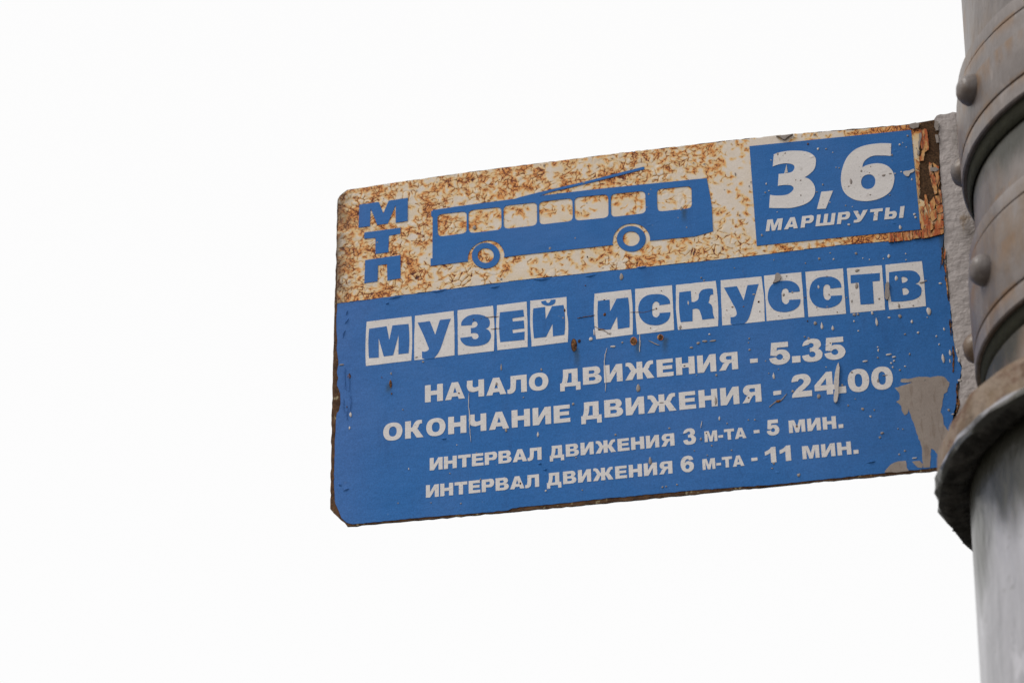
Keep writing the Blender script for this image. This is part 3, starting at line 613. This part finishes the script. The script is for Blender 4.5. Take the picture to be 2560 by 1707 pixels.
marks = {
 4: [(595, 985, 35, 90, K, .5), (600, 888, 16, 34, E_, .5), (1644, 830, 16, 80, E_, .4), (203, 912, 34, 62, K, .3), (215, 1278, 28, 58, D, .4), (206, 1404, 18, 36, D, 0), (181, 1205, 14, 18, K, 0), (605, 1080, 18, 20, K, 0),
     (1243, 1075, 18, 18, K, 0), (1600, 985, 26, 40, E_, .5), (2025, 852, 20, 30, E_, 0), (1690, 1425, 24, 46, E_, .2), (1992, 1465, 22, 60, D, .6), (1855, 1115, 16, 16, E_, 0), (512, 925, 10, 12, K, 0), (130, 805, 55, 16, E_, 0), (2245, 290, 22, 34, K, .3), (2232, 362, 16, 22, E_, 0), (1382, 378, 18, 14, K, 0), (1455, 368, 12, 10, K, 0), (840, 735, 34, 16, E_, 0), (903, 778, 28, 18, E_, 0), (2326, 1178, 18, 24, E_, 0)],
 5: [(603, 285, 40, 85, E_, .2), (140, 950, 66, 130, K, .3), (190, 915, 34, 38, K, 0), (722, 915, 72, 85, K, 0), (985, 878, 62, 62, K, 0), (520, 968, 60, 24, D, 0), (612, 928, 26, 18, E_, 0), (1355, 935, 38, 30, E_, 0), (1420, 916, 60, 24, E_, 0), (1500, 912, 80, 18, E_, 0), (1288, 978, 34, 24, E_, 0),
     (1465, 848, 22, 20, D, 0), (1855, 890, 18, 18, E_, 0), (1858, 1000, 24, 24, E_, 0), (1848, 930, 14, 14, E_, 0), (1533, 1248, 26, 26, E_, 0), (768, 1375, 44, 95, E_, .15), (2095, 1258, 26, 66, D, .7), (303, 895, 42, 46, D, 0), (335, 830, 18, 70, D, 0), (440, 655, 36, 40, K, .3), (945, 597, 22, 18, K, 0), (995, 422, 12, 12, K, 0), (888, 787, 16, 16, E_, 0), (1180, 780, 30, 46, E_, 0),
     (1258, 540, 20, 50, D, .7), (2192, 462, 26, 36, E_, .2), (2278, 437, 20, 22, E_, 0), (1948, 530, 24, 22, K, 0), (1900, 458, 34, 20, E_, 0), (1527, 1500, 26, 100, E_, .2), (130, 1530, 26, 30, E_, 0), (1385, 294, 18, 16, E_, 0), (1412, 320, 20, 16, E_, 0), (1635, 612, 12, 10, K, 0), (1690, 582, 28, 10, K, 0), (1800, 578, 20, 12, K, 0), (1960, 625, 14, 14, K, 0), (435, 512, 26, 12, K, 0), (2220, 278, 18, 18, E_, 0), (485, 840, 50, 14, E_, 0), (405, 802, 90, 12, K, 0), (250, 372, 18, 12, K, 0), (2015, 1110, 14, 14, E_, 0), (1330, 445, 10, 10, K, 0), (1338, 1250, 12, 12, E_, 0)],
 6: [(652, 385, 26, 42, D, .6), (733, 283, 22, 18, E_, 0), (340, 277, 18, 16, E_, 0), (658, 108, 26, 26, E_, 0), (800, 112, 18, 20, D, 0), (1020, 57, 28, 28, E_, 0), (1342, 84, 30, 42, D, .5), (1288, 108, 13, 13, D, 0), (1088, 103, 13, 13, D, 0), (1152, 118, 12, 12, D, 0), (1508, 120, 16, 15, D, 0), (1508, 60, 13, 12, D, 0), (525, 153, 18, 14, E_, 0), (768, 52, 14, 14, E_, 0), (1030, 224, 50, 34, E_, 0),
     (1025, 372, 36, 80, E_, .5), (1415, 300, 38, 66, D, .6), (1440, 567, 28, 50, E_, .6), (1665, 342, 58, 26, E_, 0), (1702, 325, 34, 14, E_, 0), (1580, 567, 18, 18, E_, 0), (1733, 622, 52, 84, D, .1), (1718, 683, 16, 12, D, 0), (1450, 672, 38, 42, E_, 0), (1178, 640, 28, 36, D, 0), (1222, 725, 32, 90, D, .7), (1002, 656, 34, 36, E_, 0), (1038, 652, 30, 26, E_, 0), (620, 740, 34, 44, E_, 0),
     (685, 765, 32, 76, D, .7), (792, 787, 34, 50, D, .6), (1000, 720, 20, 20, D, 0), (1043, 815, 20, 18, D, 0), (1567, 725, 30, 34, D, 0), (1628, 832, 26, 26, D, 0), (1882, 797, 20, 36, D, .5), (1845, 350, 34, 24, D, 0), (1345, 685, 34, 20, D, 0), (1500, 847, 26, 16, E_, 0), (1807, 867, 18, 24, D, 0), (1834, 947, 18, 20, D, 0), (1873, 1082, 34, 100, D, .6), (1942, 1030, 30, 60, D, .2), (1940, 1110, 14, 40, D, 0),
     (1233, 973, 18, 18, D, 0), (1238, 1005, 18, 34, D, 0), (1233, 1077, 20, 20, E_, 0), (1545, 1042, 22, 24, E_, 0), (1108, 1112, 56, 20, D, 0), (1340, 1046, 66, 20, D, 0), (1392, 1070, 40, 22, D, 0), (1392, 1108, 24, 20, D, 0), (1365, 1130, 22, 20, D, 0), (1380, 1170, 20, 20, D, 0), (1450, 1198, 24, 20, E_, 0), (1235, 1300, 28, 46, E_, .5), (1305, 1250, 60, 12, E_, 0), (655, 1455, 38, 52, E_, 0),
     (400, 1405, 26, 30, E_, 0), (213, 1255, 28, 62, D, .7), (978, 525, 20, 34, E_, 0), (1245, 500, 20, 26, E_, 0), (755, 460, 12, 16, K, 0), (635, 585, 16, 14, E_, 0), (737, 578, 22, 12, E_, 0), (835, 632, 12, 12, K, 0), (516, 872, 20, 16, E_, 0), (556, 888, 28, 26, E_, 0), (768, 935, 12, 14, K, 0), (310, 1090, 12, 12, E_, 0), (978, 1220, 26, 20, E_, 0), (885, 1345, 22, 26, E_, 0), (260, 1190, 14, 14, E_, 0), (945, 1545, 16, 16, E_, 0), (928, 490, 14, 16, E_, 0), (520, 488, 14, 12, K, 0), (365, 662, 14, 10, E_, 0), (262, 668, 14, 12, E_, 0), (545, 720, 20, 14, K, 0), (165, 1230, 14, 12, E_, 0), (2035, 1300, 44, 26, D, 0), (2010, 1010, 30, 60, D, .3), (2030, 1100, 30, 50, D, .3)],
 3: [(805, 370, 28, 28, D, 0), (885, 370, 24, 16, E_, 0), (707, 322, 22, 24, K, 0), (1605, 328, 22, 26, D, 0), (1635, 310, 12, 12, D, 0), (410, 420, 24, 40, E_, .3), (484, 413, 14, 14, K, 0), (1683, 242, 22, 26, E_, 0), (1230, 587, 26, 28, E_, 0), (1128, 690, 34, 66, E_, .3), (1105, 738, 18, 20, E_, 0), (1448, 630, 46, 30, E_, 0), (1512, 614, 34, 22, E_, 0), (637, 825, 18, 26, E_, 0), (1317, 820, 22, 22, E_, 0),
     (1725, 668, 16, 28, D, .5), (1530, 430, 18, 26, E_, 0), (1621, 595, 16, 18, D, 0), (1560, 611, 16, 18, D, 0), (298, 712, 18, 24, D, 0), (325, 780, 14, 15, D, 0), (288, 797, 20, 20, E_, 0), (345, 480, 12, 14, D, 0), (852, 720, 18, 20, E_, 0), (1750, 1010, 28, 28, D, 0), (1760, 1040, 28, 26, D, 0), (1610, 1137, 34, 50, D, .5), (1108, 1112, 32, 26, D, 0), (255, 1215, 24, 28, E_, 0), (768, 230, 24, 22, E_, 0), (1670, 353, 12, 12, D, 0), (950, 405, 14, 12, D, 0), (1012, 556, 16, 14, E_, 0), (982, 552, 14, 12, D, 0), (587, 676, 14, 12, K, 0), (635, 678, 20, 12, K, 0), (1322, 544, 12, 12, K, 0), (1308, 604, 10, 10, K, 0), (922, 893, 14, 16, D, 0), (793, 792, 20, 12, E_, 0), (1508, 822, 16, 14, E_, 0), (1076, 925, 16, 16, E_, 0),
     (1142, 937, 12, 12, D, 0), (405, 988, 12, 12, D, 0), (1200, 1000, 22, 16, E_, 0), (1358, 1018, 16, 14, E_, 0), (817, 1442, 26, 26, E_, 0), (957, 1446, 20, 22, D, 0), (1178, 1390, 26, 26, E_, 0), (1498, 1415, 32, 44, D, .4), (923, 1385, 14, 14, E_, 0), (372, 1452, 14, 14, E_, 0), (1245, 1437, 14, 13, D, 0), (1308, 1450, 13, 13, D, 0), (1446, 1442, 15, 15, D, 0), (1663, 1392, 15, 15, D, 0), (1668, 1452, 15, 15, D, 0), (148, 693, 18, 20, E_, 0), (130, 733, 16, 18, E_, 0), (38, 1018, 18, 18, E_, 0)],
 9: [(772, 560, 32, 30, E_, 0), (630, 525, 20, 20, E_, 0), (848, 632, 22, 24, D, 0), (962, 795, 36, 26, E_, 0), (940, 838, 26, 24, E_, 0), (148, 1205, 28, 34, E_, 0), (1165, 757, 16, 14, E_, 0), (1117, 753, 14, 14, E_, 0), (1185, 970, 22, 20, E_, 0), (1130, 1005, 22, 20, E_, 0), (1280, 1040, 50, 16, D, 0), (700, 462, 14, 12, E_, 0), (885, 570, 14, 20, E_, 0), (413, 150, 14, 12, D, 0), (1136, 180, 20, 18, E_, 0), (1187, 142, 28, 14, D, 0), (1625, 810, 18, 60, D, .4), (1655, 610, 34, 14, D, 0), (1615, 570, 26, 30, E_, 0), (125, 730, 20, 24, K, 0)],
 8: [(1563, 573, 22, 44, D, .5), (1848, 590, 16, 16, E_, 0), (1910, 587, 20, 18, E_, 0), (1638, 623, 18, 16, E_, 0), (1382, 775, 26, 34, E_, .4), (885, 990, 40, 80, E_, .3), (1072, 670, 20, 20, E_, 0), (545, 733, 22, 24, E_, 0), (1850, 372, 18, 18, K, 0), (2140, 405, 60, 30, K, 0), (158, 958, 18, 18, E_, 0), (1488, 840, 16, 20, E_, 0), (1682, 885, 16, 18, E_, 0), (1318, 890, 14, 14, E_, 0), (2095, 1012, 24, 30, E_, .2), (1005, 1246, 22, 20, E_, 0), (1042, 1240, 20, 18, E_, 0), (1148, 1222, 24, 16, E_, 0), (220, 1275, 16, 16, E_, 0), (2335, 1130, 26, 30, E_, 0), (1445, 935, 14, 16, E_, 0), (2322, 650, 18, 22, E_, 0), (1435, 718, 14, 14, K, 0), (995, 420, 60, 12, E_, 0), (2080, 1062, 24, 14, E_, 0), (1220, 60, 20, 14, K, 0), (1000, 885, 1, 1, K, 0)],
 7: [(1825, 867, 18, 22, K, 0), (1157, 772, 14, 16, E_, 0), (767, 730, 12, 22, D, 0), (978, 1050, 14, 12, E_, 0), (1262, 1057, 16, 18, E_, 0), (2066, 937, 22, 20, D, 0), (666, 1054, 14, 12, E_, 0), (1410, 578, 16, 10, E_, 0), (1448, 828, 18, 14, E_, 0), (1223, 503, 12, 12, D, 0), (712, 168, 14, 14, E_, 0)],
 1: [(1597, 655, 44, 62, E_, .2), (540, 818, 22, 22, E_, 0), (1888, 1215, 24, 26, E_, 0)],
 2: [(1665, 672, 34, 52, E_, .4), (1352, 477, 16, 14, E_, 0), (1330, 525, 26, 22, E_, 0), (572, 978, 18, 20, E_, 0), (311, 1084, 28, 36, E_, 0), (1722, 868, 16, 20, E_, 0), (662, 408, 30, 20, E_, 0), (250, 228, 22, 30, E_, .3), (2222, 315, 18, 48, E_, .5), (2267, 742, 20, 20, K, 0), (1792, 202, 18, 18, E_, 0), (1900, 213, 20, 18, E_, 0), (1310, 660, 16, 14, E_, 0), (1870, 1385, 16, 16, E_, 0), (2215, 1285, 14, 12, E_, 0), (697, 1170, 16, 20, K, 0), (1632, 768, 14, 12, E_, 0), (1927, 50, 14, 14, K, 0), (1282, 142, 14, 16, E_, 0)],
}
names = {D: 'paint_drip', E_: 'grey_drip', K: 'rust_pit'}
cnt = 0
for f, lst in marks.items():
    for cx, cy, w_, h_, mt, tip in lst:
        base = .0006 if f not in (1, 2) else .0010
        if f == 3: base = .0012 if cy < 1290 else .0005
        x_, z_ = S(f, cx, cy)
        dome(names[mt], f, cx, cy, w_, h_, mt, base=base if mt != K else base+.0001, hgt=(.00025 if mt == K else None), tip=tip); cnt += 1
print('marks', cnt)
# rims of lifted film round the three rust pits under the stop name
def ring(f, cx, cy, rx, ry, mat, n=18):
    o_ = ell(f, cx, cy, rx*1.12, ry*1.10, n); i_ = ell(f, cx, cy, rx*.84, ry*.86, n)
    slab('lifted_rim', rough(o_, .0002, .002), [rough(i_, .0002, .002)], .0008, .0004, M[mat], sign)
ring(5, 138, 955, 26, 58, 'rust'); ring(5, 722, 915, 30, 37, 'flake'); ring(5, 985, 878, 27, 27, 'flake')

def scratch(f, pts, wpx, mat, name='scratch', top=.00085):
    P_ = [Vector(S(f, *p)) for p in pts]; fine = []
    for i in range(len(P_)-1):
        for m in range(6): fine.append(P_[i].lerp(P_[i+1], m/6)+Vector((random.gauss(0, .00012), random.gauss(0, .00012))))
    fine.append(P_[-1]); w_ = wpx*.00025/T[f][2]; L, R2 = [], []
    for i, p in enumerate(fine):
        d = (fine[min(i+1, len(fine)-1)]-fine[max(i-1, 0)]).normalized(); n = Vector((-d.y, d.x)); q = w_*.5*math.sin(math.pi*(i+.5)/(len(fine)))**.5*random.uniform(.55, 1.3)
        L.append(tuple(p+n*q)); R2.append(tuple(p-n*q))
    slab(name, L+R2[::-1], [], top, .0004, M[mat], sign)
scratch(4, [(1341, 1065), (1334, 1200), (1345, 1290), (1342, 1400), (1358, 1540)], 11, 'drip')
scratch(5, [(463, 980), (440, 1060), (436, 1150), (452, 1290), (445, 1410)], 11, 'drip')
scratch(5, [(782, 845), (785, 930), (780, 1022)], 14, 'drip')
scratch(8, [(1392, 600), (1380, 670)], 8, 'drip')
scratch(8, [(2050, 465), (2110, 415), (2170, 395), (2225, 330)], 14, 'drip2')
scratch(5, [(870, 910), (920, 935), (975, 955)], 12, 'drip2')
scratch(5, [(170, 690), (235, 680), (345, 662)], 8, 'hole'); scratch(5, [(690, 634), (760, 632), (830, 636), (930, 602)], 6, 'hole')
scratch(4, [(1480, 360), (1570, 352), (1620, 348)], 8, 'hole'); scratch(4, [(1545, 470), (1600, 462), (1640, 465)], 7, 'hole')
scratch(5, [(335, 770), (400, 800), (450, 820), (495, 855)], 12, 'drip2')
scratch(6, [(1845, 205), (1862, 60), (1872, -20)], 5, 'hole')
for pts in ([(1860, 0), (1872, 100), (1862, 170)], [(1890, 270), (1912, 370), (1926, 520)], [(1938, 700), (1950, 860)], [(1968, 960), (1975, 1100), (1968, 1220)], [(2005, 1330), (2012, 1440), (2008, 1540)]):
    scratch(6, pts, 26, 'hole', 'torn_edge')
scratch(9, [(1700, 430), (1712, 520), (1690, 600)], 30, 'hole', 'torn_edge'); scratch(9, [(1715, 630), (1712, 680), (1700, 740)], 30, 'hole', 'torn_edge')
for pts in ([(1893, 20), (1888, 120)], [(1895, 170), (1900, 250)], [(1905, 310), (1918, 460)]): scratch(6, pts, 16, 'flake', 'rust_flake', .002)
# ---- slack, lifted film under the divider line
def buckle(f, pts, wpx):
    """a fold of the vinyl: raised ridge of the film's own blue"""
    P_ = [Vector(S(f, *p)) for p in pts]; w_ = wpx*.000333/T[f][2]; fine = []
    for i in range(len(P_)-1):
        for m in range(5): fine.append(P_[i].lerp(P_[i+1], m/5))
    fine.append(P_[-1]); V_, F_ = [], []; N = len(fine)
    for i, p in enumerate(fine):
        s_ = math.sin(math.pi*i/(N-1))
        for k_, (o_, h_) in enumerate(((-.5, 0), (-.25, .5), (0, 1), (.35, .75), (.5, 0))):
            V_.append((p.x, -(.00030+.0011*h_*s_), p.y+o_*w_*(.25+.75*s_)))
    for i in range(N-1):
        for k_ in range(4): a = i*5+k_; F_.append((a, a+5, a+6, a+1))
    me = bpy.data.meshes.new('film_fold'); me.from_pydata(V_, [], F_); link('film_fold', me, M['blue'], sign, True)
for a in ((4, [(560, 185), (640, 168), (720, 150)], 26), (4, [(960, 112), (1040, 112), (1150, 82)], 26), (4, [(1530, 72), (1580, 72), (1640, 55)], 28), (2, [(120, 1400), (220, 1405), (330, 1385)], 26), (2, [(660, 1365), (720, 1368), (800, 1345)], 30), (2, [(1190, 1278), (1250, 1280), (1330, 1262)], 26),
          (4, [(155, 420), (180, 395), (200, 360)], 26), (4, [(140, 560), (150, 510), (170, 470)], 20), (4, [(170, 340), (180, 310), (190, 290)], 20), (4, [(545, 232), (565, 226), (582, 215)], 18), (9, [(800, 1085), (860, 1080), (900, 1070)], 22), (3, [(1500, 1075), (1545, 1098), (1590, 1110)], 50),
          (7, [(95, 860), (110, 880), (135, 890)], 30), (7, [(140, 940), (175, 925), (205, 915)], 26), (7, [(1070, 445), (1100, 445), (1130, 440)], 26), (7, [(1990, 680), (2010, 682), (2030, 678)], 24), (7, [(2040, 740), (2060, 738), (2085, 728)], 22)):
    buckle(*a)
for pts in ([(165, 830), (158, 930), (166, 1040)], [(196, 880), (205, 960), (200, 1060)], [(210, 1080), (216, 1160), (208, 1250)], [(186, 1215), (178, 1270), (184, 1330)], [(150, 1130), (146, 1190), (152, 1250)]):
    scratch(4, pts, 9, 'blue', 'film_fold', .0012)

# ------------------------------------------------------------------ pole
AX, AY, LX = .1803, -.1171, .0269
def axis(z): return AX+LX*(z-1.14)
def rev(name, prof, mats, parent=None, n=144, noise_=0, seg=None, flute=0):
    """surface of revolution about the leaning pole axis; prof = (radius, height above eye level, material index)"""
    V_, F_, MI = [], [], []
    r_ = np.random.default_rng(len(prof)*7+int(abs(prof[0][1])*1000))
    for k_, p in enumerate(prof):
        wob = np.zeros(n)
        if noise_:
            for q_, am in ((n//3, .9), (n//9, 1.0)): g_ = r_.normal(0, noise_*am, q_+1); g_[-1] = g_[0]; wob += np.interp(np.arange(n)/n*q_, np.arange(q_+1), g_)
        for i in range(n):
            a = 2*math.pi*i/n; rr = p[0]+wob[i]; 
            V_.append((axis(p[1])+rr*math.cos(a), AY+rr*math.sin(a), p[1]+GZ))
    for k_ in range(len(prof)-1):
        for i in range(n):
            j = (i+1) % n; F_.append((k_*n+i, (k_+1)*n+i, (k_+1)*n+j, k_*n+j)); MI.append(prof[k_][2] if len(prof[k_]) > 2 else 0)
    me = bpy.data.meshes.new(name); me.from_pydata(V_, [], F_)
    o = link(name, me, mats, parent, True)
    for p, m in zip(me.polygons, MI): p.material_index = m
    bm = bmesh.new(); bm.from_mesh(me); bmesh.ops.recalc_face_normals(bm, faces=bm.faces); bm.to_mesh(me); bm.free()
    me.set_sharp_from_angle(angle=math.radians(38))
    return o
M['up'] = m_pole('grey_pole_paint', (.125, .104, .094), (.195, .167, .153), .5, .55, .42, seams=((1.1+GZ, .012), (.985+GZ, .05), (1.31+GZ, .03)), shade_grime=((1.160+GZ, .052, .97), (.992+GZ, .056, .97)))
M['low'] = m_pole('silver_pole_paint', (.24, .235, .25), (.45, .44, .465), .8, .06, .30, shade_grime=((.896+GZ, .115, .96),))
M['rivet'] = m_pole('rivet_paint', (.12, .10, .092), (.19, .165, .152), .5, .8, .42)
M['band'] = m_pole('grey_band_paint', (.125, .102, .092), (.20, .170, .155), .5, .8, .42, seams=((1.2344+GZ, .014), (1.0784+GZ, .016), (1.1768+GZ, .012), (1.0088+GZ, .012), (1.212+GZ, .02), (1.048+GZ, .02)))
base = empty('street_pole', (axis(-GZ), AY, 0)); base['_w'] = tuple(base.location)
tag(base, 'thick grey painted steel pole with a wide rusty collar, carrying the sign at its left', 'pole')
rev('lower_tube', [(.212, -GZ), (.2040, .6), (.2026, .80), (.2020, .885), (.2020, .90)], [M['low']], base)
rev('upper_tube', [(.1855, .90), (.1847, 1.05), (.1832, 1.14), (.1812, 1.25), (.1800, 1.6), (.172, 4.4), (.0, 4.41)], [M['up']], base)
col = rev('collar', [(.2015, .8935, 1), (.2040, .8900, 1), (.2090, .8880, 1), (.2205, .8885, 1), (.2242, .889, 2), (.2262, .8915, 2), (.2264, .8960, 2), (.2252, .8990, 0), (.2232, .917, 0), (.2190, .924, 0), (.1830, .927, 0)], [M['ring'], M['under'], M['low']], base, 260, .0012)
# weld ripples across the collar's underside
wb = bmesh.new()
for i in range(150):
    a = 2*math.pi*i/150+random.gauss(0, .006); L = random.uniform(.008, .019); r0 = .2238-random.random()*.003
    c_, s_ = math.cos(a), math.sin(a); wd = random.uniform(.0016, .0032); hh = random.uniform(.0015, .0042)
    pts = []
    for rr, w_, dz in ((r0, wd*.5, 0), (r0-L*.4, wd, hh), (r0-L, wd*.4, 0)):
        for sgn in (-1, 0, 1):
            pts.append(wb.verts.new((axis(.888)+rr*c_-sgn*w_*s_, AY+rr*s_+sgn*w_*c_, GZ+.8882-(dz if sgn == 0 else -.0004))))
    for k_ in range(2):
        for q in range(2): b_ = k_*3+q; wb.faces.new((pts[b_], pts[b_+1], pts[b_+4], pts[b_+3]))
me = bpy.data.meshes.new('weld_ripples'); wb.to_mesh(me); wb.free()
o = link('weld_ripples', me, M['under'], None, True); o.parent = col; o.matrix_parent_inverse = Matrix.Identity(4); o['kind'] = 'stuff'

# ------------------------------------------------------------------ riveted clamps
def clamp(z0, z1, label):
    c = empty('pole_clamp', (axis(z0), AY, z0+GZ)); c['_w'] = tuple(c.location)
    tag(c, label, 'clamp', 'riveted clamps round the pole')
    R0, R1 = .1836, .1912
    g = .0042   # rolled bead grooves near both rims
    prof = [(R0, z0), (R1-.0012, z0), (R1, z0+.0012), (R1, z0+.012), (R1-.0006, z0+.0155), (R1-g-.0008, z0+.0168), (R1-.0006, z0+.0181), (R1+.0002, z0+.022)]
    prof += [(R1+.0006, (z0+z1)/2)]
    prof += [(R1+.0002, z1-.020), (R1-.0004, z1-.0169), (R1-g-.0008, z1-.0156), (R1-.0014, z1-.0143), (R1-.0016, z1-.002), (R1-.003, z1), (R0, z1)]
    s = rev('strap', prof, [M['band']], c)
    rev('strap_shade_ring', [(.1845, z0-.015), (.1856, z0-.014), (.1868, z0-.008), (.1876, z0+.002)], [M['dark']], c)  # dark ring added to paint the shade below the strap
    zr = z0+(z1-z0)*.52; n = 14
    me = bpy.data.meshes.new('rivet'); V_, F_ = [], []
    pr = [(.0128, -.001), (.0126, .0026), (.0112, .0066), (.0088, .0098), (.0050, .0116)]
    for rr, hh in pr:
        for i in range(n): a = 2*math.pi*i/n; V_.append((hh, rr*math.cos(a), rr*math.sin(a)))
    V_.append((.0122, 0, 0))
    for k_ in range(len(pr)-1):
        for i in range(n): j = (i+1) % n; F_.append((k_*n+i, k_*n+j, (k_+1)*n+j, (k_+1)*n+i))
    for i in range(n): F_.append(((len(pr)-1)*n+i, (len(pr)-1)*n+(i+1) % n, len(V_)-1))
    V_ = [(a_*random.uniform(.97, 1.03), b_*random.uniform(.97, 1.02), c_*random.uniform(.97, 1.02)) for a_, b_, c_ in V_]      # hammered by hand
    me.from_pydata(V_, [], F_)
    for p in me.polygons: p.use_smooth = True
    me.materials.append(M['rivet'])
    for i in range(10):
        a = math.radians(-157.5-(33 if i == 1 else 35.5*i)); dz = -.008 if i == 1 else 0
        o = bpy.data.objects.new('rivet', me); C.objects.link(o); o.parent = c
        o.location = Vector((axis(zr)+R1*math.cos(a), AY+R1*math.sin(a), zr+dz+GZ)) - c.location; o.rotation_euler = (0, 0, a)
    return c
clamp(1.160, 1.250, 'upper riveted grey steel clamp round the pole, above the top corner of the sign')
clamp(.992, 1.094, 'lower riveted grey steel clamp round the pole, beside the blue half of the sign')
for o in bpy.data.objects:
    if '_w' in o: del o['_w']
